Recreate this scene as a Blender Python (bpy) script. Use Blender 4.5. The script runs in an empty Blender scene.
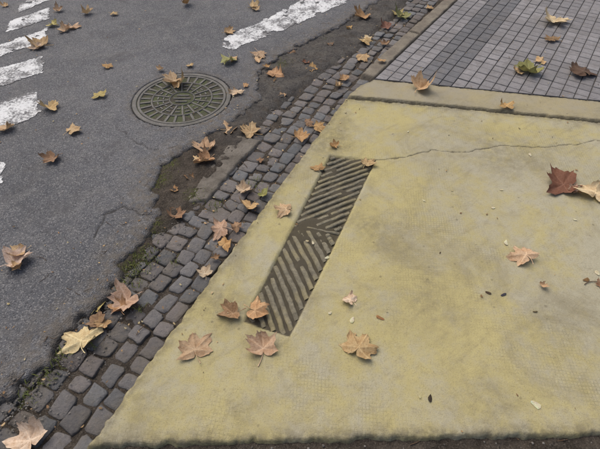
import bpy, math, random
import numpy as np
from math import radians, sin, cos, pi
random.seed(7); rng=np.random.RandomState(11)
S=bpy.context.scene
# ---------------- camera ----------------
H=1.55; PITCH=radians(48); F=433.0
cd=bpy.data.cameras.new("camera"); cam=bpy.data.objects.new("camera",cd); S.collection.objects.link(cam)
cam.location=(0,0,H); cam.rotation_euler=(radians(42),0,0); cd.lens=F/600*36; cd.sensor_width=36
cd.clip_start=0.02; cd.clip_end=2000; S.camera=cam
def G(px,py,z=0.0):
    """survey of the street: ground position (metres) of a measured point"""
    x=(px-300)/F; y=(224.5-py)/F; d=sin(PITCH)-cos(PITCH)*y
    return ((H-z)*x/d,(H-z)*(cos(PITCH)+sin(PITCH)*y)/d)
def PXM(py,z=0.0):
    y=(224.5-py)/F; d=sin(PITCH)-cos(PITCH)*y
    return (H-z)/d/F
# ---------------- light ----------------
EL,AZ=radians(60),radians(-40)
w=bpy.data.worlds.new("World"); S.world=w; w.use_nodes=True
nt=w.node_tree; bg=nt.nodes["Background"]; sk=nt.nodes.new("ShaderNodeTexSky"); sk.sky_type='NISHITA'; sk.sun_disc=False
sk.sun_elevation=EL; sk.sun_rotation=AZ; sk.dust_density=6; sk.air_density=1.0; sk.ozone_density=1.0
nt.links.new(sk.outputs[0],bg.inputs[0]); bg.inputs[1].default_value=0.15
ld=bpy.data.lights.new("sun",'SUN'); ld.energy=1.45; ld.angle=radians(60); ld.color=(1,0.95,0.86)
lo=bpy.data.objects.new("sun",ld); S.collection.objects.link(lo)
from mathutils import Vector
sd_=Vector((sin(AZ)*cos(EL),cos(AZ)*cos(EL),sin(EL))); lo.rotation_euler=sd_.to_track_quat('Z','Y').to_euler()
S.view_settings.view_transform='Standard'; S.view_settings.look='None'; S.view_settings.exposure=0
# ---------------- noise ----------------
TAB=rng.rand(16,256,256)
def vn(x,y,sc,seed=0):
    x=np.asarray(x,float)*sc+37.3*seed; y=np.asarray(y,float)*sc+11.7*seed
    xi=np.floor(x).astype(int); yi=np.floor(y).astype(int); fx=x-xi; fy=y-yi
    fx=fx*fx*(3-2*fx); fy=fy*fy*(3-2*fy); T=TAB[seed%16]
    a=T[xi%256,yi%256]; b=T[(xi+1)%256,yi%256]; c=T[xi%256,(yi+1)%256]; d=T[(xi+1)%256,(yi+1)%256]
    return (a*(1-fx)+b*fx)*(1-fy)+(c*(1-fx)+d*fx)*fy
def fbm(x,y,sc,seed=0,o=4):
    r=0;a=1;t=0
    for i in range(o):
        r=r+a*vn(x,y,sc*2**i,seed+i); t+=a; a*=.5
    return r/t
def sm(a,b,x):
    t=np.clip((x-a)/(b-a),0,1); return t*t*(3-2*t)
def sdpoly(X,Y,P):
    P=np.array(P); n=len(P); d=np.full(X.shape,1e9); ins=np.zeros(X.shape,bool)
    for i in range(n):
        ax,ay=P[i]; bx,by=P[(i+1)%n]; ex,ey=bx-ax,by-ay
        wx,wy=X-ax,Y-ay; t=np.clip((wx*ex+wy*ey)/(ex*ex+ey*ey+1e-12),0,1)
        d=np.minimum(d,(wx-ex*t)**2+(wy-ey*t)**2)
        if ay!=by:
            c=((ay>Y)!=(by>Y))&(X<(bx-ax)*(Y-ay)/(by-ay)+ax); ins^=c
    d=np.sqrt(d); return np.where(ins,d,-d)
def dline(X,Y,P):
    d=np.full(X.shape,1e9)
    for (ax,ay),(bx,by) in zip(P[:-1],P[1:]):
        ex,ey=bx-ax,by-ay; wx,wy=X-ax,Y-ay; t=np.clip((wx*ex+wy*ey)/(ex*ex+ey*ey+1e-12),0,1)
        d=np.minimum(d,(wx-ex*t)**2+(wy-ey*t)**2)
    return np.sqrt(d)
def mesh_obj(name,V,Fc,mat=None,col=None,smooth=True,parent=None):
    me=bpy.data.meshes.new(name); me.from_pydata([tuple(v) for v in V],[],Fc)
    if smooth: me.polygons.foreach_set("use_smooth",[True]*len(me.polygons))
    if col is not None:
        at=me.color_attributes.new("Col",'FLOAT_COLOR','POINT')
        c=np.ones((len(V),4)); c[:,:3]=np.array(col)[:,:3]; at.data.foreach_set("color",c.ravel())
    me.update(); o=bpy.data.objects.new(name,me); S.collection.objects.link(o)
    if mat: me.materials.append(mat)
    if parent: o.parent=parent
    return o
def grid_obj(name,box,step,zf,keep,mat,extra=None):
    x0,x1,y0,y1=box; nx=int((x1-x0)/step)+1; ny=int((y1-y0)/step)+1
    X,Y=np.meshgrid(np.linspace(x0,x1,nx),np.linspace(y0,y1,ny))
    Z,C=zf(X,Y); K=keep(X,Y)
    idx=np.arange(nx*ny).reshape(ny,nx)
    k=K[:-1,:-1]|K[1:,:-1]|K[:-1,1:]|K[1:,1:]
    q=np.stack([idx[:-1,:-1],idx[:-1,1:],idx[1:,1:],idx[1:,:-1]],-1)[k]
    used=np.unique(q); mp=np.full(nx*ny,-1); mp[used]=np.arange(len(used)); q=mp[q]
    V=np.stack([X.ravel(),Y.ravel(),Z.ravel()],-1)[used]; C=C.reshape(-1,3)[used]
    n0=len(V); ev=[];ef=[]
    if extra:
        for poly in extra:
            ef.append([n0+len(ev)+i for i in range(len(poly))]); ev+=poly
    if ev: V=np.vstack([V,np.array(ev)]); C=np.vstack([C,np.zeros((len(ev),3))])
    nq=len(q); me=bpy.data.meshes.new(name); me.vertices.add(len(V)); me.vertices.foreach_set("co",V.ravel())
    li=list(q.ravel())
    st=list(range(0,4*nq,4)); tt=[4]*nq; p=4*nq
    for f in ef: st.append(p); tt.append(len(f)); li+=f; p+=len(f)
    me.loops.add(len(li)); me.loops.foreach_set("vertex_index",li)
    me.polygons.add(len(st)); me.polygons.foreach_set("loop_start",st); me.polygons.foreach_set("loop_total",tt)
    me.polygons.foreach_set("use_smooth",[True]*len(st))
    me.update(calc_edges=True); me.validate()
    at=me.color_attributes.new("Col",'FLOAT_COLOR','POINT'); c=np.ones((len(V),4)); c[:,:3]=C
    at.data.foreach_set("color",c.ravel())
    me.materials.append(mat); o=bpy.data.objects.new(name,me); S.collection.objects.link(o); return o
# ---------------- material helper ----------------
class M:
    def __init__(s,name,rough=.85,spec=.3):
        s.m=bpy.data.materials.new(name); s.m.use_nodes=True; s.t=s.m.node_tree; s.b=s.t.nodes["Principled BSDF"]
        s.b.inputs["Roughness"].default_value=rough; s.b.inputs["Specular IOR Level"].default_value=spec
        s.co=s.t.nodes.new("ShaderNodeTexCoord").outputs["Object"]
    def n(s,t,**k):
        n=s.t.nodes.new(t)
        for a,b in k.items(): setattr(n,a,b)
        return n
    def put(s,i,v):
        if isinstance(v,(int,float)): i.default_value=v
        elif isinstance(v,tuple): i.default_value=v if len(v)==4 or i.type=='VECTOR' else (*v,1)
        else: s.t.links.new(v,i)
    def noise(s,sc,det=4,rough=.6,vec=None,dist=0):
        n=s.n("ShaderNodeTexNoise"); s.put(n.inputs["Vector"],vec or s.co); n.inputs["Scale"].default_value=sc
        n.inputs["Detail"].default_value=det; n.inputs["Roughness"].default_value=rough; n.inputs["Distortion"].default_value=dist; return n.outputs[0]
    def voro(s,sc,out="Distance",feat='F1',vec=None):
        n=s.n("ShaderNodeTexVoronoi",feature=feat); s.put(n.inputs["Vector"],vec or s.co); n.inputs["Scale"].default_value=sc; return n.outputs[out]
    def ramp(s,v,a,b,lo=0.,hi=1.):
        n=s.n("ShaderNodeMapRange",interpolation_type='SMOOTHSTEP'); s.put(n.inputs[0],v)
        for i,q in zip((1,2,3,4),(a,b,lo,hi)): n.inputs[i].default_value=q
        return n.outputs[0]
    def math(s,op,a,b=0.):
        n=s.n("ShaderNodeMath",operation=op); s.put(n.inputs[0],a); s.put(n.inputs[1],b); return n.outputs[0]
    def mix(s,f,a,b,bt='MIX'):
        n=s.n("ShaderNodeMix",data_type='RGBA',blend_type=bt); s.put(n.inputs[0],f); s.put(n.inputs[6],a); s.put(n.inputs[7],b); return n.outputs[2]
    def attr(s):
        n=s.n("ShaderNodeVertexColor",layer_name="Col"); sp=s.n("ShaderNodeSeparateColor"); s.t.links.new(n.outputs[0],sp.inputs[0]); return n.outputs[0],sp.outputs[0],sp.outputs[1],sp.outputs[2]
    def bump(s,h,dist,st=1.,prev=None):
        n=s.n("ShaderNodeBump"); s.put(n.inputs["Height"],h); n.inputs["Distance"].default_value=dist; n.inputs["Strength"].default_value=st
        if prev: s.put(n.inputs["Normal"],prev)
        return n.outputs[0]
    def out(s,col,nor=None,rough=None):
        s.put(s.b.inputs["Base Color"],col)
        if nor: s.put(s.b.inputs["Normal"],nor)
        if rough is not None: s.put(s.b.inputs["Roughness"],rough)
        return s.m
def rotcoord(m,ang,org=(0,0)):
    n=m.n("ShaderNodeMapping",vector_type='TEXTURE'); m.put(n.inputs[0],m.co); n.inputs["Rotation"].default_value=(0,0,ang); n.inputs["Location"].default_value=(org[0],org[1],0); return n.outputs[0]
# asphalt
def asphalt_color(m):
    big=m.noise(1.3,5,.6); mid=m.noise(9,5,.65); vo=m.voro(210,"Color")
    sp=m.n("ShaderNodeSeparateColor"); m.t.links.new(vo,sp.inputs[0])
    c=m.mix(m.ramp(big,.35,.65),(.076,.079,.087),(.110,.112,.120))
    c=m.mix(m.ramp(mid,.42,.72,0,.55),c,(.15,.146,.142))
    c=m.mix(m.ramp(sp.outputs[0],.62,1,0,.65),c,(.26,.255,.25))
    c=m.mix(m.ramp(sp.outputs[1],.7,1,0,.75),c,(.035,.035,.04))
    c=m.mix(m.ramp(m.noise(38,4,.7),.60,.72,0,.5),c,(.05,.049,.051))
    c=m.mix(m.ramp(m.noise(4.3,6,.75,dist=.6),.53,.68,0,.5),c,(.058,.056,.058))
    c=m.mix(m.ramp(m.noise(2.1,7,.75,dist=.8),.56,.70,0,.4),c,(.17,.162,.152))
    return c
m=M("asphalt",.78,.35); A,r,g,b=m.attr(); c=asphalt_color(m)
c=m.mix(m.math('MULTIPLY',r,m.ramp(m.noise(30,4),.35,.62,0,.8)),c,(.12,.102,.08))
c=m.mix(m.math('MULTIPLY',g,.85),c,(.03,.027,.025))
c=m.mix(m.ramp(b,0,1),c,(.02,.018,.016))
nb=m.bump(m.voro(190),.004,.9); nb=m.bump(m.noise(45,5,.7),.009,.7,nb)
MA=m.out(c,nb)
# road paint
m=M("worn_white_paint",.7,.3); c=asphalt_color(m)
wear=m.math('ADD',m.noise(60,5,.75),m.math('MULTIPLY',m.noise(9,4,.6),.9))
c=m.mix(m.ramp(wear,.84,1.10,1,0),c,m.mix(m.noise(14,4),(.54,.55,.55),(.68,.69,.69)))
MP=m.out(c,m.bump(m.voro(190),.003,.7))
# yellow concrete
Aw=G(85,447,.03); Bw=G(345,97,.03); L1=math.dist(Aw,Bw); d1=((Bw[0]-Aw[0])/L1,(Bw[1]-Aw[1])/L1); n1=(-d1[1],d1[0])
ANG=math.atan2(d1[1],d1[0])
def yellow(name,grey,yel,amt,mesh=.26):
    m=M(name,.85,.2); A,r,g,b=m.attr()
    rc=rotcoord(m,ANG+radians(20))
    big=m.noise(1.7,6,.62,dist=.4); mid=m.noise(11,6,.7)
    c=m.mix(m.ramp(big,.3,.7),yel,tuple(v*.86 for v in yel))
    wear=m.math('ADD',m.math('MULTIPLY',big,.55),m.math('MULTIPLY',mid,.5))
    wear=m.math('ADD',wear,m.math('MULTIPLY',g,.09))
    c=m.mix(m.ramp(wear,.44,.66,.12,amt),c,grey)
    c=m.mix(m.ramp(m.noise(2.6,7,.75,dist=.7),.47,.68,0,.55),c,(.205,.178,.105))
    mp=m.n("ShaderNodeMapping",vector_type='TEXTURE'); m.put(mp.inputs[0],m.co); mp.inputs["Rotation"].default_value=(0,0,ANG-.5); mp.inputs["Scale"].default_value=(5,1,1)
    c=m.mix(m.ramp(m.noise(22,6,.75,vec=mp.outputs[0]),.52,.70,0,.3),c,(.18,.155,.095))
    c=m.mix(m.ramp(m.noise(26,6,.8),.50,.72,0,.4),c,(.20,.17,.10))
    c=m.mix(m.ramp(m.noise(230,2,.7),.50,.72,0,.5),c,(.17,.142,.08))
    c=m.mix(m.ramp(m.noise(110,3,.8),.60,.72,0,.35),c,(.45,.42,.31))
    c=m.mix(m.ramp(m.voro(11),.09,.04,0,.45),c,(.11,.09,.055))
    sp=m.n("ShaderNodeSeparateXYZ"); wob=m.n("ShaderNodeVectorMath",operation='ADD'); m.put(wob.inputs[0],rc)
    nz=m.n("ShaderNodeTexNoise"); m.put(nz.inputs["Vector"],m.co); nz.inputs["Scale"].default_value=6
    sc_=m.n("ShaderNodeVectorMath",operation='SCALE'); m.put(sc_.inputs[0],nz.outputs["Color"]); sc_.inputs["Scale"].default_value=.02; m.put(wob.inputs[1],sc_.outputs[0])
    m.put(sp.inputs[0],wob.outputs[0])
    sx=m.math('ABSOLUTE',m.math('SINE',m.math('MULTIPLY',sp.outputs[0],pi/.0125)))
    sy=m.math('ABSOLUTE',m.math('SINE',m.math('MULTIPLY',sp.outputs[1],pi/.0125)))
    gr=m.math('MINIMUM',sx,sy); pres=m.ramp(m.math('ADD',m.noise(2.3,6,.7),m.math('MULTIPLY',m.noise(60,3),.25)),.56,.80,.0,1)
    gm=m.math('MULTIPLY',m.ramp(gr,.0,.55,1,0),pres)
    c=m.mix(m.math('MULTIPLY',gm,mesh),c,(.10,.085,.045))
    c=m.mix(m.math('MULTIPLY',r,m.ramp(m.noise(35,5,.7),.3,.62,.1,.85)),c,(.10,.085,.058))
    c=m.mix(m.ramp(b,0,1),c,(.048,.041,.03))
    nb=m.bump(m.math('MULTIPLY',gm,-1.),.0012,.5); nb=m.bump(m.noise(190,3,.7),.002,.6,nb); nb=m.bump(m.noise(20,4,.6),.006,.4,nb)
    return m.out(c,nb)
MY=yellow("worn_yellow_concrete",(.35,.33,.25),(.405,.35,.15),.88)
MB=yellow("border_concrete",(.29,.265,.20),(.33,.285,.16),.9,.05)
# dirt
m=M("soil",.95,.1); A,r,g,b=m.attr()
c=m.mix(m.ramp(m.noise(14,6,.7),.3,.7),(.055,.046,.037),(.12,.10,.08))
c=m.mix(m.ramp(m.noise(150,3,.8),.5,.75,0,.8),c,(.24,.21,.175))
c=m.mix(m.ramp(m.noise(90,3,.8),.55,.72,0,.7),c,(.03,.025,.02))
ta=m.mix(m.ramp(m.noise(7,6,.7),.35,.65),(.078,.074,.071),(.145,.134,.118))
ta=m.mix(m.ramp(m.noise(190,3,.8),.5,.7,0,.8),ta,(.28,.26,.24)); ta=m.mix(m.ramp(m.noise(60,5,.8),.50,.66,0,.8),ta,(.04,.037,.034))
c=m.mix(m.math('MULTIPLY',r,m.ramp(m.noise(12,5,.7),.3,.5,.2,1)),c,ta)
c=m.mix(m.math('MULTIPLY',g,m.ramp(m.noise(55,5,.8),.42,.60,0,.8)),c,m.mix(m.noise(120),(.05,.06,.02),(.14,.15,.05)))
nb=m.bump(m.noise(90,6,.8),.014,1); nb=m.bump(m.voro(160),.005,.8,nb)
MS=m.out(c,nb)
# stone (uses Col as base colour)
def stone(name,bd=.004,dust=(.14,.122,.097),da=.6,dk=(.045,.042,.04)):
    m=M(name,.68,.4); A,r,g,b=m.attr()
    c=m.mix(m.ramp(m.noise(60,5,.75),.35,.7,0,.6),A,m.mix(1.,A,(1.5,1.45,1.38),'MULTIPLY'))
    c=m.mix(m.ramp(m.noise(230,3,.8),.52,.7,0,.6),c,dk)
    c=m.mix(m.ramp(m.noise(9,6,.75),.44,.66,0,da),c,dust)
    nb=m.bump(m.noise(110,5,.75),bd,.9); nb=m.bump(m.noise(30,3),.008,.5,nb)
    return m.out(c,nb,m.ramp(m.noise(40,4),.3,.7,.55,.9))
MC=stone("cobble_granite",.007); MT=stone("pavement_tile",bd=.002,dust=(.13,.12,.112),da=.6,dk=(.08,.076,.072))
# ---------------- surfaces ----------------
ZA=.026; ZR=.03; ZT=.034
edge_px=[(-60,455),(-30,432),(0,408),(12,398),(22,382),(44,366),(52,346),(72,326),(98,304),(118,284),(124,262),(146,238),(160,212),(156,188),(162,168),(186,152),(214,134),(240,118),(262,98),(258,78),(272,62),(304,44),(345,24),(370,8),(392,-8),(420,-25)]
edge=[G(x,y,ZA) for x,y in edge_px]
dk=G(450,0,ZT); kb=G(352,90,ZT); l2=math.dist(dk,kb); d2=((dk[0]-kb[0])/l2,(dk[1]-kb[1])/l2); n2=(-d2[1],d2[0])
e0=edge[0]; e1=edge[-1]
far0=(e0[0]-d1[0]*60,e0[1]-d1[1]*60); far1=(e1[0]+d2[0]*60,e1[1]+d2[1]*60)
Pasph=[far0]+edge+[far1,(-60,far1[1]),(-60,far0[1])]
MH=G(182,98,ZA); MR=.31
def az(X,Y):
    return ZA+.010*(fbm(X,Y,1.5,3)-.5)+.004*(vn(X,Y,14,5)-.5)
crackM=[G(x,y,ZA) for x,y in [(128,112),(118,126),(132,140),(160,150)]]
crackN=[G(x,y,ZA) for x,y in [(160,212),(140,214),(122,205),(108,214),(96,238)]]
def asph_sd(X,Y):
    return sdpoly(X,Y,Pasph)+.06*(fbm(X,Y,9,1)-.5)+.075*(fbm(X,Y,26,6,4)-.5)
def asph_z(X,Y):
    sd=asph_sd(X,Y); mh=np.hypot(X-MH[0],Y-MH[1])
    z=az(X,Y)*1.0+.005*sm(.10,.03,sd)
    z=z-.012*sm(.06,0,sd)+.013*(fbm(X,Y,38,2,3)-.5)*sm(.18,.0,sd)
    z=np.where(sd<.018,z-(.06)*sm(.018,-.014,sd)**1.3,z)
    flat=sm(.42,.33,mh); z=z*(1-flat)+ZA*flat
    z=np.where(mh<MR+.004,-.03,z)
    wx=X+.04*(vn(X,Y,18,7)-.5); wy=Y+.04*(vn(X,Y,18,8)-.5)
    cr=np.minimum(dline(wx,wy,crackM),dline(wx,wy,crackN))
    cm=sm(.008,.001,cr)*sm(.25,.5,vn(X,Y,9,3)+.1); z=z-.006*cm
    C=np.stack([sm(.22,.0,sd)*.95+.6*sm(.05,0,np.abs(mh-.33)),sm(.032,.0,sd),cm*.7],-1)
    return z,C
box=(-3.4,2.4,-.1,4.9)
ex=[[(-60,-60,ZA),(-3.4,-60,ZA),(-3.4,60,ZA),(-60,60,ZA)],
    [(-3.4,4.9,ZA),(e1[0]+d2[0]*(4.9-e1[1])/d2[1],4.9,ZA),(e1[0]+d2[0]*(60-e1[1])/d2[1],60,ZA),(-3.4,60,ZA)],
    [(-3.4,-60,ZA),(-3.39,-60,ZA),(e0[0]+d1[0]*(-.1-e0[1])/d1[1],-.1,ZA),(-3.4,-.1,ZA)]]
grid_obj("asphalt_road",box,.0090,asph_z,lambda X,Y:asph_sd(X,Y)>-.02,MA,ex)
# crossing markings
marks=[[(20,4),(44,-6),(50,0),(20,12)],[(10,22),(48,9),(48,19),(8,32)],[(-1,46),(47,29),(46,41),(-5,58)],[(-30,78),(42,57),(42,73),(-30,96)],[(-40,118),(38,91),(38,115),(-40,143)],[(-50,185),(4,161),(3,183),(-50,212)],
 [(222,47),(226,37),(262,22),(300,2),(320,-12),(372,-18),(345,3),(300,23),(262,38),(232,50)],[(-60,262),(-20,238),(-20,262),(-60,290)]]
def mk(poly,first):
    P=[G(x,y,ZA) for x,y in poly]; xs=[p[0] for p in P]; ys=[p[1] for p in P]
    def kf(X,Y):
        s=sdpoly(X,Y,P)+.05*(fbm(X,Y,25,4)-.5); w_=fbm(X,Y,14,9)
        return (s>.0)&(w_<.68)
    return grid_obj("crosswalk_stripe",(min(xs)-.03,max(xs)+.03,min(ys)-.03,max(ys)+.03),.008,lambda X,Y:(asph_z(X,Y)[0]+.003,np.zeros(X.shape+(3,))),kf,MP)
for i,p in enumerate(marks): mk(p,i)
# soil bed
cobL=[G(x,y) for x,y in [(-40,460),(-10,425),(12,396),(42,364),(62,340),(100,300),(140,264),(158,238),(194,210),(220,180),(244,150),(260,122),(298,92),(334,66),(364,48),(396,14),(424,-20)]]
def soil_z(X,Y):
    P=cobL+[(5,8),(6,-3),(-1,-3)]
    s=sdpoly(X,Y,P)+.06*(fbm(X,Y,7,2)-.5)
    z=-.0085+.023*sm(.03,-.06,s)+.012*(fbm(X,Y,11,5)-.5)+.010*(fbm(X,Y,45,8,2)-.5)
    z=z+.016*sm(.55,.42,Y+.02*(fbm(X,Y,6,1)-.5))*sm(-.72,-.6,X)
    gz=0*X
    for (x,y,r_) in [(158,182,.10),(170,165,.08),(140,262,.13),(128,275,.1),(150,225,.1),(45,375,.08),(195,196,.08),(215,205,.07),(28,395,.06),(60,355,.06),(120,290,.07),(255,180,.05),(282,66,.06)]:
        p=G(x,y); gz=np.maximum(gz,sm(r_,r_*.2,np.hypot(X-p[0],Y-p[1])+.05*(fbm(X,Y,20,3)-.5)))
    gp=G(300,70); tar=sm(1.3,.5,np.hypot(X-gp[0],Y-gp[1]))
    gp=G(390,10); tar=np.maximum(tar,sm(1.5,.8,np.hypot(X-gp[0],Y-gp[1])))
    return z,np.stack([tar*sm(.04,-.04,s),gz,0*X],-1)
grid_obj("ground",(-2.4,3.2,-.7,4.9),.0105,soil_z,lambda X,Y:X>-99,MS,[[(-150,-150,-.06),(150,-150,-.06),(150,150,-.06),(-150,150,-.06)]])
# gutter cobbles
A0=G(85,447,.0); B0=G(345,97,.0); LL=math.dist(A0,B0)
def gut(s,t):
    if s<LL-.3: return (A0[0]+d1[0]*s+n1[0]*t,A0[1]+d1[1]*s+n1[1]*t)
    k=min(1,(s-LL+.3)/.6); q=LL-.3; dx=d1[0]*(1-k*.5)+d2[0]*k*.5; dy=d1[1]*(1-k*.5)+d2[1]*k*.5
    a=(A0[0]+d1[0]*q,A0[1]+d1[1]*q); l=math.hypot(dx,dy); dx/=l; dy/=l
    return (a[0]+dx*(s-q)-dy*t,a[1]+dy*(s-q)+dx*t)
V=[];Fc=[];C=[]
t=-.03
col=0
while t<.72:
    wd=random.uniform(.070,.090); s=-1.2+random.random()*.05
    while s<4.3:
        ln=random.uniform(.062,.104)
        g_=.001; j=lambda:random.gauss(.0015,.004)
        sh=.02*math.sin(s*2.3+col*.4)+.006*math.sin(s*17+col*2)
        cs=[gut(s+g_+j(),t+g_+j()+sh),gut(s+ln-g_-j(),t+g_+j()+sh),gut(s+ln-g_-j(),t+wd-g_-j()+sh),gut(s+g_+j(),t+wd-g_-j()+sh)]
        cx=sum(p[0] for p in cs)/4; cy=sum(p[1] for p in cs)/4
        ring=[]; rr_=[random.uniform(.80,.97) for _ in range(4)]
        for i in range(4):
            p=cs[i];q=cs[(i+1)%4]
            for f in (.0,.16,.5,.84):
                x=p[0]+(q[0]-p[0])*f; y=p[1]+(q[1]-p[1])*f
                if f==0: x=cx+(x-cx)*rr_[i]; y=cy+(y-cy)*rr_[i]
                ring.append((x+random.uniform(-.0025,.0025),y+random.uniform(-.0025,.0025)))
        zt=random.uniform(-.006,.003); tx,ty=random.uniform(-.09,.09),random.uniform(-.09,.09)
        base=len(V); v=random.uniform(.075,.145); wm=random.uniform(-.006,.014); cc=(v+wm,v,v-wm*.6+.002)
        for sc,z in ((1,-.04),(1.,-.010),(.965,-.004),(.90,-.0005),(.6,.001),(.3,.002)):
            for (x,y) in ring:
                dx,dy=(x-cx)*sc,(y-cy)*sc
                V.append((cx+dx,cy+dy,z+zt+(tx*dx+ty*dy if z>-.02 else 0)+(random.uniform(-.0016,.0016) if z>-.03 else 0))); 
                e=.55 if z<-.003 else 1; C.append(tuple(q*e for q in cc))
        V.append((cx,cy,zt+.002)); C.append(cc)
        for k in range(5):
            for i in range(16):
                a=base+k*16+i; b_=base+k*16+(i+1)%16; Fc.append((a,b_,b_+16,a+16))
        for i in range(16): Fc.append((base+80+i,base+80+(i+1)%16,base+96))
        s+=ln
    t+=wd; col+=1
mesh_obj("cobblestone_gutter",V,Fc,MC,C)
# ---- ramp ----
R=lambda x,y:G(x,y,ZR)
Pr=[R(85,447),R(140,372),R(212,275),R(283,180),R(345,98),R(420,104),R(600,122),R(760,138),R(840,428),R(600,434),R(420,438),R(300,441),R(180,444)]
pl=[R(330,155),R(376,160),R(290,337),R(243,322)]
crk=[R(x,y) for x,y in [(318,172),(345,164),(378,160),(405,157),(432,150),(470,152),(500,145),(545,147),(600,141)]]
def ramp_z(X,Y):
    sd=sdpoly(X,Y,Pr)+.012*(fbm(X,Y,14,3)-.5)+.020*(fbm(X,Y,40,4)-.5)
    z=ZR+.006*(fbm(X,Y,2.5,7)-.5)+.0015*(fbm(X,Y,18,2)-.5)
    z=z-.05*sm(.014,-.010,sd)**1.6
    ps=sdpoly(X,Y,pl)+.004*(fbm(X,Y,50,4)-.5); z=z-(.013-.009*sm(.45,.75,fbm(X,Y,13,6)))*sm(-.004,.004,ps)
    cr=dline(X+.03*(vn(X,Y,14,7)-.5),Y+.03*(fbm(X,Y,22,8)-.5),crk); cm=sm(.0065,.001,cr)*sm(.25,.5,vn(X,Y,7,1)+.15)
    z=z-.0025*cm
    stain=sm(.06,0,np.abs(sd))*.8; bott=0*X
    for (x,y,r_,a) in [(245,405,.07,.35),(300,300,.14,.5),(330,205,.22,.5),(230,310,.17,.45),(330,140,.25,.55),(380,230,.18,.4),(500,150,.35,.35),(420,300,.35,.25),(560,330,.35,.3),(150,410,.2,.3),(480,400,.3,.25)]:
        p=R(x,y); bott=np.maximum(bott,a*sm(r_,0,np.hypot((X-p[0]),(Y-p[1]))+.16*(fbm(X,Y,8,9)-.5)))
    gr=sm(.2,.9,(X-.2)/1.6+.4*(fbm(X,Y,2,2)-.5))
    return z,np.stack([np.clip(np.maximum(stain,bott),0,1),gr,np.clip(cm*.75+.85*sm(-.002,.006,ps),0,1)],-1)
grid_obj("yellow_kerb_ramp",(-.95,2.75,.2,2.75),.0065,ramp_z,lambda X,Y:sdpoly(X,Y,Pr)>-.02,MY)
# tactile ribs
def lerp(a,b,t): return (a[0]+(b[0]-a[0])*t,a[1]+(b[1]-a[1])*t)
TLc,TRc,BRc,BLc=pl; PLn=1.1; PW=.235
def uv(u,v):
    return lerp(lerp(BLc,BRc,u/PW),lerp(TLc,TRc,u/PW),v/PLn)
V=[];Fc=[];C=[]
def bar(p,q,wd,z0,z1,bv=.004):
    n=10; L=math.dist(p,q); d=((q[0]-p[0])/L,(q[1]-p[1])/L); nn=(-d[1],d[0]); base=len(V)
    prof=[(-wd/2-bv*.6,z0),(-wd/2,z1-bv),(-wd/2+bv,z1),(wd/2-bv,z1),(wd/2,z1-bv),(wd/2+bv*.6,z0)]
    for i in range(n+1):
        f=i/n; jj=random.uniform(-.0018,.0018); zz=random.choice([0,0,-.001,-.002,-.004])+random.uniform(-.001,.0003)
        for (o,z) in prof:
            b_=uv(p[0]+(q[0]-p[0])*f+nn[0]*(o+jj),p[1]+(q[1]-p[1])*f+nn[1]*(o+jj))
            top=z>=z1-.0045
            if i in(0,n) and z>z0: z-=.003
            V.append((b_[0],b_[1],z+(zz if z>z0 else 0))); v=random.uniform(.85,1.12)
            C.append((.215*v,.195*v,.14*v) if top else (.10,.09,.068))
    for i in range(n):
        for k in range(5):
            a=base+i*6+k; Fc.append((a,a+1,a+7,a+6))
    Fc.append(tuple(base+k for k in range(6))); Fc.append(tuple(base+n*6+5-k for k in range(6)))
def clip(p,d,u0,u1,v0,v1):
    t0,t1=-9,9
    for a,b_,lo_,hi in ((p[0],d[0],u0,u1),(p[1],d[1],v0,v1)):
        x,y=(lo_-a)/b_,(hi-a)/b_
        if x>y:x,y=y,x
        t0=max(t0,x);t1=min(t1,y)
    return (t0,t1)
for (v0,v1,sgn) in ((.008,.535,-1),(.565,1.092,1)):
    d=(cos(radians(45*sgn)),sin(radians(45*sgn)))
    c=v0-.3
    while c<v1+.3:
        t0,t1=clip((0,c),d,.008,PW-.008,v0,v1)
        if t1-t0>.02: bar((d[0]*t0,c+d[1]*t0),(d[0]*t1,c+d[1]*t1),.021,.012,.0285)
        c+=.050
bar((.004,.55),(PW-.004,.55),.014,.012,.0278)
m=M("tactile_concrete",.9,.15); A,r,g,b=m.attr()
c=m.mix(m.ramp(m.noise(70,5,.75),.35,.65,0,.7),A,(.10,.09,.068)); c=m.mix(m.ramp(m.noise(8,4),.45,.65,0,.5),c,m.mix(1.,A,(1.3,1.22,.85),'MULTIPLY'))
MTac=m.out(c,m.bump(m.noise(150,4,.7),.003,.8))
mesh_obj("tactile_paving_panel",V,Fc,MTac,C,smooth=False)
# ---- border strip, kerb, tiled pavement ----
T=lambda x,y:G(x,y,ZT)
Pb=[T(346,96),T(360,85),T(374,79),T(600,101),T(830,124),T(830,143),T(600,120.5),T(420,102.5)]
def slab(P,zt,seed,stainw=.03):
    def f(X,Y):
        sd=sdpoly(X,Y,P)+.014*(fbm(X,Y,25,seed)-.5)+.010*(fbm(X,Y,60,seed+2)-.5)
        z=zt+.006*(fbm(X,Y,5,seed)-.5)-.05*sm(.010,-.008,sd)**1.5
        return z,np.stack([sm(stainw,0,sd)*.9,0*X+.5,0*X],-1)
    return f
def bb(P,m_=.03): xs=[p[0] for p in P]; ys=[p[1] for p in P]; return (min(xs)-m_,max(xs)+m_,min(ys)-m_,max(ys)+m_)
grid_obj("concrete_border",bb(Pb),.008,slab(Pb,ZT,5),lambda X,Y:sdpoly(X,Y,Pb)>-.015,MB)
k0=T(374,78); KW=.105
kp=lambda s,t:(k0[0]+d2[0]*s+n2[0]*t,k0[1]+d2[1]*s+n2[1]*t)
m=M("kerb_concrete",.9,.2); A,r,g,b=m.attr()
c=m.mix(m.ramp(m.noise(9,6,.7),.35,.65),(.225,.20,.155),(.15,.13,.105)); c=m.mix(m.ramp(m.noise(110,4,.8),.5,.7,0,.6),c,(.075,.063,.05)); c=m.mix(m.math('MULTIPLY',r,.6),c,(.075,.062,.05))
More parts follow.
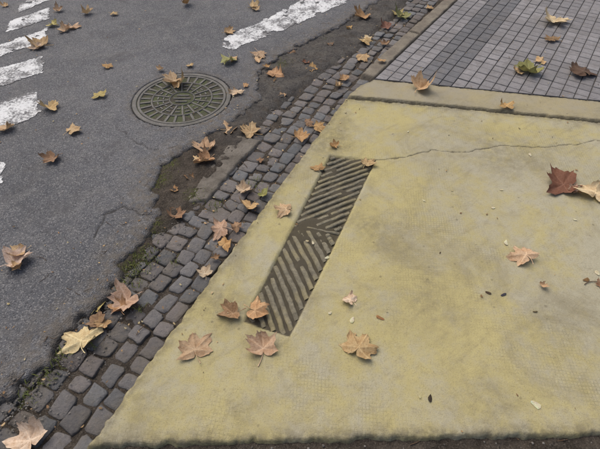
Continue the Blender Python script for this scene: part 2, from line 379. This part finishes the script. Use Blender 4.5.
MK=m.out(c,m.bump(m.noise(80,5,.75),.006,.8))
for i in range(6):
    s0=i*.8+.004; s1=s0+.79; Pk=[kp(s0,0),kp(s1,0),kp(s1,KW),kp(s0,KW)]
    grid_obj("kerb_stone",bb(Pk),.01,slab(Pk,ZT,i,.02),lambda X,Y:sdpoly(X,Y,Pk)>-.015,MK)
ri=T(600,101); le=T(374,79)
bdir=((ri[0]-le[0]),(ri[1]-le[1])); 
V=[];Fc=[];C=[]
ts=.078
def above(x,y):
    return (x-le[0])*(-bdir[1])+(y-le[1])*bdir[0]>0
def cutline(cs):
    """clip a tile polygon at the border line"""
    def sd2(p): return (p[0]-le[0])*(-bdir[1])+(p[1]-le[1])*bdir[0]-.006
    o=[]
    for i in range(len(cs)):
        a,b_=cs[i],cs[(i+1)%len(cs)]; sa,sb=sd2(a),sd2(b_)
        if sa>0:o.append(a)
        if (sa>0)!=(sb>0): f=sa/(sa-sb); o.append((a[0]+(b_[0]-a[0])*f,a[1]+(b_[1]-a[1])*f))
    return o
st_=random.getstate()
for i in range(-50,62):
    for j in range(0,50):
        s=i*ts; t_=-(j*ts)-.006
        g_=.0018
        big_=((i//4)*7+(j//4)*13)
        g0=g_+(.0015 if i%4==0 else 0); h0=g_+(.0015 if j%4==0 else 0)
        cs=[kp(s+g0,t_-h0),kp(s+g0,t_-ts+g_),kp(s+ts-g_,t_-ts+g_),kp(s+ts-g_,t_-h0)]
        cs=cutline(cs)
        if len(cs)<3: continue
        if j in(3,4,5): v=.10; tint=(.99,1.0,1.06)
        else: v=.178; tint=(1.02,.99,1.01)
        random.seed(big_*31+5); v*=random.uniform(.86,1.10); random.seed(i*977+j*131); v*=random.uniform(.86,1.09)
        zz=ZT+random.uniform(-.0018,.0018); n_=len(cs); cx=sum(p[0] for p in cs)/n_; cy=sum(p[1] for p in cs)/n_; base=len(V)
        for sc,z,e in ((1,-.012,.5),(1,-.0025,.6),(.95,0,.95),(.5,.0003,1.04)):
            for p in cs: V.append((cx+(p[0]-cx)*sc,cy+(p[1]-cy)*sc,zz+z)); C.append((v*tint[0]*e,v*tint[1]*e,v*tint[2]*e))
        for k in range(3):
            for q in range(n_):
                a=base+k*n_+q;b_=base+k*n_+(q+1)%n_; Fc.append((a,b_,b_+n_,a+n_))
        Fc.append(tuple(base+3*n_+q for q in range(n_)))
random.setstate(st_)
mesh_obj("tiled_pavement",V,Fc,MT,C,smooth=False)
m=M("mortar",.95,.1); MM=m.out(m.mix(m.noise(60),(.06,.056,.05),(.10,.093,.085)),m.bump(m.noise(90),.004,.6))
bt=[le,(le[0]+bdir[0]*4,le[1]+bdir[1]*4),(le[0]+bdir[0]*4+d2[0]*30,le[1]+bdir[1]*4+d2[1]*30),(le[0]+d2[0]*30,le[1]+d2[1]*30)]
mesh_obj("pavement_bed",[(x,y,ZT-.006) for x,y in bt],[(0,1,2,3)],MM,smooth=False)
# granite edging stone in the gutter
Pg=[G(x,y,.012) for x,y in [(236,135),(262,140),(236,166),(208,200),(184,203),(205,172)]]
m=M("granite_edging",.8,.3)
c=m.mix(m.ramp(m.noise(12,6,.7),.35,.65),(.20,.18,.15),(.12,.105,.085)); c=m.mix(m.ramp(m.noise(200,3,.8),.5,.7,0,.6),c,(.06,.05,.045)); c=m.mix(m.ramp(m.noise(35,5,.8),.5,.7,0,.6),c,(.075,.063,.047))
MGr=m.out(c,m.bump(m.noise(60,6,.75),.012,.9))
grid_obj("granite_edging_stone",bb(Pg),.008,slab(Pg,.014,3),lambda X,Y:sdpoly(X,Y,Pg)>-.015,MGr)
# ---------------- manhole ----------------
m=M("cast_iron",.75,.4); c=m.mix(m.ramp(m.noise(25,5,.7),.35,.65),(.105,.102,.097),(.16,.152,.136)); c=m.mix(m.ramp(m.noise(120,4,.8),.45,.65,0,.75),c,(.07,.062,.052)); c=m.mix(m.ramp(m.noise(10,5,.8),.45,.65,0,.7),c,(.085,.082,.065))
MI=m.out(c,m.bump(m.noise(140,4),.002,.7))
m=M("mossy_grit",.95,.1); c=m.mix(m.ramp(m.noise(16,5,.7),.4,.6),(.065,.058,.048),(.085,.10,.05)); c=m.mix(m.ramp(m.noise(160,3,.8),.45,.7,0,.65),c,(.15,.138,.11))
MG=m.out(c,m.bump(m.noise(120,5,.8),.006,1))
mh=bpy.data.objects.new("manhole_cover",None); S.collection.objects.link(mh); mh.location=(MH[0],MH[1],0)
def ringmesh(name,r0,r1,zb,zt,mat,n=96,bv=.003):
    V=[];Fc=[]
    prof=[(r0,zb),(r0,zt-bv),(r0+bv,zt),(r1-bv,zt),(r1,zt-bv),(r1,zb)]
    for i in range(n):
        a=2*pi*i/n
        for r_,z in prof: V.append((r_*cos(a),r_*sin(a),z))
    for i in range(n):
        for k in range(5):
            a=i*6+k;b_=((i+1)%n)*6+k; Fc.append((a,b_,b_+1,a+1))
    return mesh_obj(name,V,Fc,mat,parent=mh,smooth=False)
ringmesh("frame",.285,.312,-.03,ZA+.001,MI); ringmesh("rim",.264,.281,-.03,ZA,MI); ringmesh("mid_ring",.185,.196,.005,ZA,MI); ringmesh("hub_ring",.075,.083,.005,ZA,MI)
nr,na=26,96; V=[(0,0,ZA-.005)]; Fc=[(0,1+i,1+(i+1)%na) for i in range(na)]
for k in range(1,nr+1):
    for i in range(na):
        r_=.3*k/nr; a=2*pi*i/na; x,y=r_*cos(a),r_*sin(a)
        V.append((x,y,ZA-.0065+float(.007*(fbm(np.array([x+3]),np.array([y+3]),26,4,3)[0]-.5))))
        if k<nr: q=1+(k-1)*na+i; q2=1+(k-1)*na+(i+1)%na; Fc.append((q,q+na,q2+na,q2))
mesh_obj("plate",V,Fc,MG,parent=mh)
V=[];Fc=[]
def box2(p,q,wd,z0,z1):
    L=math.dist(p,q); d=((q[0]-p[0])/L,(q[1]-p[1])/L); n=(-d[1]*wd/2,d[0]*wd/2); b_=len(V); s_=.75
    for z,k in ((z0,1),(z1,s_)):
        V.extend([(p[0]+n[0]*k,p[1]+n[1]*k,z),(p[0]-n[0]*k,p[1]-n[1]*k,z),(q[0]-n[0]*k,q[1]-n[1]*k,z),(q[0]+n[0]*k,q[1]+n[1]*k,z)])
    Fc.extend([(b_+4,b_+5,b_+6,b_+7)]+[(b_+i,b_+(i+1)%4,b_+4+(i+1)%4,b_+4+i) for i in range(4)])
for i in range(28):
    a=2*pi*i/28; box2((.198*cos(a),.198*sin(a)),(.263*cos(a),.263*sin(a)),.018,.005,ZA-.0005-random.uniform(0,.002))
for i in range(16):
    a=2*pi*(i+.5)/16; box2((.086*cos(a),.086*sin(a)),(.184*cos(a),.184*sin(a)),.014,.005,ZA-.001-random.uniform(0,.002))
    for r_ in (.12,.155): box2((r_*cos(a+.1),r_*sin(a+.1)),(r_*cos(a+.29),r_*sin(a+.29)),.011,.005,ZA-.0015-random.uniform(0,.002))
for k in (-.035,0,.035): box2((-.055+abs(k)*.5,k),(.055-abs(k)*.5,k),.014,.005,ZA-.001)
mesh_obj("ribs",V,Fc,MI,parent=mh,smooth=False)
# ---------------- leaves ----------------
m=M("dry_leaf",.7,.25); A,r,g,b=m.attr()
c=m.mix(m.ramp(m.noise(45,5,.7),.38,.66,0,.6),A,m.mix(1.,A,(.72,.57,.44),'MULTIPLY')); c=m.mix(m.ramp(m.noise(170,3,.7),.52,.70,0,.55),c,m.mix(1.,A,(.45,.36,.28),'MULTIPLY'))
nb=m.bump(m.noise(120,4,.6),.003,.8); ML=m.out(c,nb)
tr=m.n("ShaderNodeBsdfTranslucent"); m.put(tr.inputs[0],c); mx=m.n("ShaderNodeMixShader"); mx.inputs[0].default_value=.15
m.t.links.new(m.b.outputs[0],mx.inputs[1]); m.t.links.new(tr.outputs[0],mx.inputs[2]); m.t.links.new(mx.outputs[0],m.t.nodes["Material Output"].inputs[0])
HALF=[(0,1.0),(4,.90),(9,.83),(13,.86),(16,.76),(22,.68),(30,.56),(35,.61),(40,.74),(45,.82),(52,1.0),(56,.88),(62,.80),(67,.85),(72,.73),(80,.60),(87,.55),(92,.60),(98,.69),(103,.72),(110,.86),(116,.70),(124,.66),(130,.60),(140,.50),(152,.43),(164,.34),(173,.24),(180,.15)]
COLS={'t':(.57,.43,.245),'p':(.68,.57,.39),'o':(.50,.335,.16),'b':(.33,.22,.12),'r':(.25,.125,.075),'d':(.15,.095,.06),'y':(.54,.48,.19),'g':(.33,.34,.13),'k':(.60,.44,.28)}
def leaf(cx,cy,z,wm,kind,rot,curl,rs):
    rd=random.Random(rs); base=COLS[kind]; v_=rd.uniform(.84,1.12); base=(base[0]*v_,base[1]*v_*rd.uniform(.95,1.03),base[2]*v_*rd.uniform(.85,1.15))
    lob=[rd.uniform(.76,1.12) for _ in range(5)]
    out=[]
    for sgn in (1,-1):
        for a,r_ in (HALF if sgn==1 else HALF[-2:0:-1]):
            A_=a*sgn
            idx=2 if abs(A_)<31 else (3 if 31<=A_<86 else 4 if A_>=86 else 1 if A_>-86 else 0)
            r2=r_*(1+(lob[idx]-1)*max(0,min(1,(r_-.5)/.25)))*rd.uniform(.92,1.06)
            out.append((radians(90-A_+rd.uniform(-2,2)),r2))
    n=len(out); rings=[.12,.28,.45,.62,.8,.92,1.0]; C=[]
    lobang=[radians(90-a) for a in (0,52,-52,109,-109)]
    ph=rd.uniform(0,6.28); fold=rd.uniform(-.1,.45)*curl; cup=rd.uniform(.25,.8)*curl; inv=1 if rd.random()<.6 else -.8
    vc=tuple(min(1,q*1.28+.03) for q in base)
    P=[(0,0)]
    for k in rings:
        for a,r_ in out: P.append((r_*k*cos(a),r_*k*sin(a)))
    V=[]; sc=wm/1.72; dirb=rd.uniform(0,6.28); db2=dirb+rd.uniform(1.5,4.5); c2=rd.uniform(0,1.3)
    eb=rd.uniform(0,1)
    for (x,y) in P:
        r_=math.hypot(x,y); a=math.atan2(y,x)
        vd=min([abs(math.sin(a-l))*r_ if math.cos(a-l)>0 else 9 for l in lobang]+[9])
        zz=cup*inv*r_**2*.55+fold*abs(x)*.8+.12*curl*math.sin(3*a+ph)*r_+.20*curl*math.sin(2*a+ph*2)*r_*r_ +.09*curl*math.sin(9*a+ph*3)*r_**3
        zz+=.08*min(vd/.12,1)*min(1,r_*2)*(1 if inv>0 else -1)
        nx_,ny_=x,y
        for dd,cc_ in ((dirb,1.),(db2,c2)):
            bend=x*cos(dd)+y*sin(dd); e=max(0,bend-.3)
            zz+=.9*curl*cc_*e**1.3; sh_=.55*curl*cc_*e**1.5
            nx_-=cos(dd)*sh_; ny_-=sin(dd)*sh_
        f=.6*max(0,1-vd/.03) if r_>.02 else .6
        sh=.80+.25*min(1,r_*.8)
        if r_>.7: sh*=rd.uniform(.5,1.05)*(1-.25*eb)
        V.append([nx_,ny_,zz]); C.append(tuple((q*sh*(1 if i_==0 else .97))*(1-f)+v*f for i_,(q,v) in enumerate(zip(base,vc))))
    Fc=[(0,1+i,1+(i+1)%n) for i in range(n)]
    for k in range(len(rings)-1):
        for i in range(n): a=1+k*n+i;b_=1+k*n+(i+1)%n; Fc.append((a,a+n,b_+n,b_))
    b0=len(V); pc=tuple(q*.8 for q in vc); ln=rd.uniform(.5,.9); bx=rd.uniform(-.35,.35)
    zc=V[0][2]
    for i in range(7):
        f=i/6; x=bx*f*f; y=-ln*f; rr=.02*(1+.6*(f>.9)); 
        for q in range(5): V.append([x+rr*cos(q*1.2566),y,zc-.01+rr*sin(q*1.2566)+.12*curl*f*rd.uniform(.9,1.1)]); C.append(pc)
    for i in range(6):
        for q in range(5): a=b0+i*5+q;b_=b0+i*5+(q+1)%5; Fc.append((a,b_,b_+5,a+5))
    tilt=rd.uniform(-.14,.14)*curl; tilt2=rd.uniform(-.14,.14)*curl
    W=[]
    for x,y,zz in V:
        zz+=x*tilt+y*tilt2
        W.append((x*cos(rot)-y*sin(rot),x*sin(rot)+y*cos(rot),zz))
    mz=sorted(v[2] for v in W)[int(len(W)*.03)]
    W=[(v[0]*sc,v[1]*sc,max((v[2]-mz)*sc,0)*.85+.0015) for v in W]
    return W,Fc,C
def inside(p,P): return sdpoly(np.array([p[0]]),np.array([p[1]]),P)[0]
def surf(px,py):
    p=G(px,py,ZR)
    if inside(p,Pr)>0: return ZR+.001
    if inside(p,Pasph)>0: return ZA+.003
    if inside(p,Pb)>0 or (above(*p) and (p[0]-k0[0])*n2[0]+(p[1]-k0[1])*n2[1]<KW): return ZT+.002
    return .006
big=[(195,350,37,'t',.3),(263,348,36,'t',.1),(358,349,38,'t',-.6),(350,300,21,'p',.9),(233,313,27,'b',1.8),(255,312,30,'o',-2.),(82,342,40,'p',.2),(127,300,36,'k',2.5),(98,322,24,'b',1.),(97,307,17,'y',-.5),(30,440,46,'p',.7),(14,262,34,'p',-1.2),(20,252,22,'t',2.),(205,273,18,'p',.4),(222,230,25,'k',1.7),(225,246,19,'o',-.8),(286,210,22,'t',1.5),(243,190,20,'p',-.9),(250,206,22,'t',2.8),(205,150,25,'t',.1),(207,160,23,'o',2.2),(251,132,25,'t',.9),(228,130,20,'k',-1.5),(564,184,44,'r',1.2),(594,195,38,'p',-.5),(524,258,29,'t',.5),(530,70,32,'g',1.9),(582,74,34,'d',.3),(420,88,29,'t',-1.),(554,20,29,'p',2.3),(176,215,21,'b',-.3)]
small=[(263,194,15,'g'),(318,128,18,'o'),(300,137,20,'o'),(318,168,14,'o'),(308,123,12,'b'),(367,164,17,'t'),(335,146,12,'o'),(53,158,22,'b'),(72,131,19,'t'),(50,107,22,'t'),(6,128,20,'t'),(100,96,17,'y'),(42,44,22,'t'),(36,48,16,'p'),(107,66,12,'o'),(174,80,22,'t'),(178,84,18,'t'),(229,61,18,'g'),(234,58,12,'t'),(237,93,15,'p'),(275,75,21,'o'),(270,82,12,'b'),(259,54,17,'t'),(258,60,12,'k'),(228,32,15,'t'),(253,7,14,'t'),(186,4,13,'b'),(87,13,12,'t'),(52,25,13,'y'),(58,11,11,'t'),(72,27,16,'t'),(64,31,14,'t'),(113,14,9,'t'),(311,68,15,'o'),(306,62,10,'r'),(345,79,15,'o'),(338,85,10,'t'),(506,107,18,'o'),(363,17,20,'o'),(387,26,16,'r'),(364,42,15,'t'),(368,38,11,'p'),(362,57,16,'t'),(385,44,10,'b'),(382,62,9,'o'),(403,17,19,'g'),(398,14,14,'y'),(553,40,17,'b'),(519,72,14,'t'),(541,62,14,'t'),(237,228,16,'b'),(290,52,10,'b'),(283,96,9,'t'),(215,258,10,'b'),(190,178,11,'b'),(174,190,10,'o'),(542,286,9,'t'),(260,160,9,'b'),(196,160,14,'t'),(104,323,18,'o'),(120,308,20,'o'),(245,85,8,'o'),(160,70,9,'t'),(190,65,9,'t'),(5,6,10,'t'),(18,268,14,'t'),(600,285,10,'b'),(575,190,16,'k'),(330,45,8,'b'),(348,28,8,'o'),(430,8,9,'t'),(256,10,9,'t'),(268,66,9,'o')]
def place(px,py,wpx,kind,rot,seed):
    z=surf(px,py); x,y=G(px,py,z+.006); w_=wpx*PXM(py,z)*1.08
    Wv,Fc_,C_=leaf(x,y,z,w_,kind,rot,random.Random(seed).uniform(.65,1.4),seed)
    return x,y,z,Wv,Fc_,C_
for i,(px,py,wp,kd,rt) in enumerate(big):
    x,y,z,Wv,Fc_,C_=place(px,py,wp,kd,rt,100+i)
    if (px,py) in((255,312),(20,252),(207,160),(225,246),(98,322)): z+=.006
    o=mesh_obj("plane_tree_leaf",Wv,Fc_,ML,C_); o.location=(x,y,z)
V=[];Fc=[];C=[]
for i,(px,py,wp,kd) in enumerate(small):
    x,y,z,Wv,f_,c_=place(px,py,wp,kd,random.Random(i*3+1).uniform(-3,3),500+i)
    b_=len(V); z+=.003*(i%3); V+=[(v[0]+x,v[1]+y,v[2]+z) for v in Wv]; Fc+=[tuple(k+b_ for k in f) for f in f_]; C+=c_
mesh_obj("scattered_leaves",V,Fc,ML,C)
# ---------------- litter ----------------
random.seed(21)
V=[];Fc=[];C=[]
def petal(x,y,z,l,wd,rot,colr):
    b_=len(V); n=8
    V.append((x,y,z+.003)); C.append(colr)
    for i in range(n):
        a=2*pi*i/n; k=random.uniform(.7,1.1); u=l/2*cos(a)*k; v=wd/2*sin(a)*(1-.3*cos(a))*k; zz=.0015+.004*(cos(a)**2)*random.random()
        V.append((x+u*cos(rot)-v*sin(rot),y+u*sin(rot)+v*cos(rot),z+zz)); C.append(tuple(q*random.uniform(.85,1.1) for q in colr))
    for i in range(n): Fc.append((b_,b_+1+i,b_+1+(i+1)%n))
for px,py,l in [(352,320,.03),(506,243,.032),(597,273,.035),(327,258,.026),(530,155,.03),(493,208,.022),(535,404,.04),(501,190,.02),(313,243,.02),(424,201,.018),(330,313,.02),(408,132,.016),(575,220,.02)]:
    z=surf(px,py); x,y=G(px,py,z); petal(x,y,z,l,l*.6,random.uniform(0,6),(.60,.57,.40))
for px,py,l,cc in [(503,295,.03,(.05,.05,.07)),(488,293,.03,(.07,.05,.03)),(380,318,.035,(.30,.16,.07)),(440,253,.014,(.07,.05,.03)),(430,398,.03,(.04,.03,.02)),(586,280,.04,(.2,.12,.05)),(535,312,.02,(.1,.08,.04))]:
    z=surf(px,py); x,y=G(px,py,z); petal(x,y,z,l,l*.45,random.uniform(0,6),cc)
for i in range(760):
    if i<480:
        s=random.uniform(-.3,3.6); t_=random.gauss(.28,.2); p=gut(s,t_)
        zz=.008 if inside(p,Pasph)<0 else ZA+.002
        if inside(p,Pr)>0: zz=ZR
    else:
        p=(random.uniform(-2.4,2.2),random.uniform(.3,4)); zz=ZA+.003
        if inside(p,Pr)>0: zz=ZR+.002
        elif inside(p,Pasph)<0: zz=.01
        if above(*p) and inside(p,Pasph)<0: zz=ZT+.003
    cc=random.choice([(.36,.24,.12),(.24,.155,.08),(.48,.36,.2),(.12,.085,.05),(.45,.40,.24)])
    l=random.uniform(.004,.018); petal(p[0],p[1],zz,l,l*random.uniform(.3,.7),random.uniform(0,6),cc)
mesh_obj("leaf_litter",V,Fc,ML,C)
V=[];Fc=[];C=[]
def twig(x,y,z,l,rot,r_=.0018):
    b_=len(V); n=6; k=random.uniform(-.3,.3)
    for i in range(n):
        f=i/(n-1)-.5; a=rot+k*f*2; px=x+cos(a)*l*f; py=y+sin(a)*l*f
        for q in range(4): V.append((px-sin(a)*r_*cos(q*pi/2),py+cos(a)*r_*cos(q*pi/2),z+r_+r_*sin(q*pi/2)+.002)); C.append((.13,.09,.06))
    for i in range(n-1):
        for q in range(4): a=b_+i*4+q; c_=b_+i*4+(q+1)%4; Fc.append((a,c_,c_+4,a+4))
for px,py,l,rt in [(418,442,.06,.4),(195,185,.1,1.0),(170,200,.08,.3),(225,205,.07,2),(590,282,.07,.2),(140,330,.05,1),(300,120,.06,.5),(245,165,.06,2.2),(560,441,.05,.1)]:
    z=surf(px,py); x,y=G(px,py,z); twig(x,y,z,l,rt)
for i in range(60):
    p=gut(random.uniform(-.2,3.4),random.gauss(.4,.15)); twig(p[0],p[1],.008 if inside(p,Pasph)<0 else ZA,random.uniform(.02,.06),random.uniform(0,3),.001)
mesh_obj("twigs",V,Fc,ML,C)
V=[];Fc=[];C=[]
def peb(x,y,z,r_):
    b_=len(V); v=random.uniform(.05,.13) if r_>.005 else random.uniform(.08,.25); cc=(v,v*.94,v*.86)
    V.append((x,y,z+r_*.6)); C.append(cc)
    for k,(rr,zz) in enumerate(((.7,.5),(1,.0))):
        for i in range(6):
            a=i*pi/3+k*.3; q=r_*rr*random.uniform(.7,1.25); V.append((x+q*cos(a),y+q*sin(a),z+zz*r_)); C.append(cc)
    for i in range(6): j=(i+1)%6; Fc.append((b_,b_+1+i,b_+1+j)); Fc.append((b_+1+i,b_+7+i,b_+7+j,b_+1+j))
ed=edge
for i in range(3000):
    k=random.randrange(len(ed)-1); f=random.random(); a=ed[k];b_=ed[k+1]; x=a[0]+(b_[0]-a[0])*f+random.gauss(.03,.07); y=a[1]+(b_[1]-a[1])*f+random.gauss(-.02,.06)
    ia=inside((x,y),Pasph); zz=ZA-.002 if ia>.02 else .004
    if inside((x,y),Pr)>-.01: continue
    if math.hypot(x-MH[0],y-MH[1])<.32: continue
    r_=random.choice([.0015,.0015,.002,.002,.003,.0045]+([.006] if -.05<ia<.01 else []))*random.uniform(.7,1.3)
    peb(x,y,zz,r_)
for i in range(500):
    x=random.uniform(-.5,1.2); y=random.uniform(.25,.47)
    if inside((x,y),Pr)>-.01: continue
    peb(x,y,.012,random.choice([.0015,.002,.003,.0045]))
mesh_obj("gravel",V,Fc,MC,C)
V=[];Fc=[];C=[]
for (px,py,r_,n) in [(158,182,.06,110),(168,166,.05,60),(140,258,.07,130),(130,275,.06,110),(150,228,.05,70),(48,372,.05,60),(28,394,.04,40),(195,196,.05,60),(282,62,.06,60),(215,205,.04,30),(60,355,.03,30),(255,182,.03,30),(122,288,.04,50),(322,38,.05,30),(95,345,.02,14),(140,310,.02,14),(175,262,.02,14)]:
    c0=G(px,py,.01)
    for i in range(n):
        x=c0[0]+random.gauss(0,r_*.6); y=c0[1]+random.gauss(0,r_*.6); a=random.uniform(0,6.28); l=random.uniform(.008,.026); ww=random.uniform(.0008,.002); ln=random.uniform(.2,.9)
        b_=len(V); z=.004; g_=random.uniform(.7,1.3); cc=(.15*g_,.18*g_,.05*g_)
        V+=[(x-ww*sin(a),y+ww*cos(a),z),(x+ww*sin(a),y-ww*cos(a),z),(x+l*ln*.5*cos(a)+ww*sin(a),y+l*ln*.5*sin(a)-ww*cos(a),z+l*.6),(x+l*ln*.5*cos(a)-ww*sin(a),y+l*ln*.5*sin(a)+ww*cos(a),z+l*.6),(x+l*ln*1.3*cos(a),y+l*ln*1.3*sin(a),z+l*.85)]
        C+=[cc]*5; Fc+=[(b_,b_+1,b_+2,b_+3),(b_+3,b_+2,b_+4)]
mesh_obj("grass_tufts",V,Fc,ML,C)
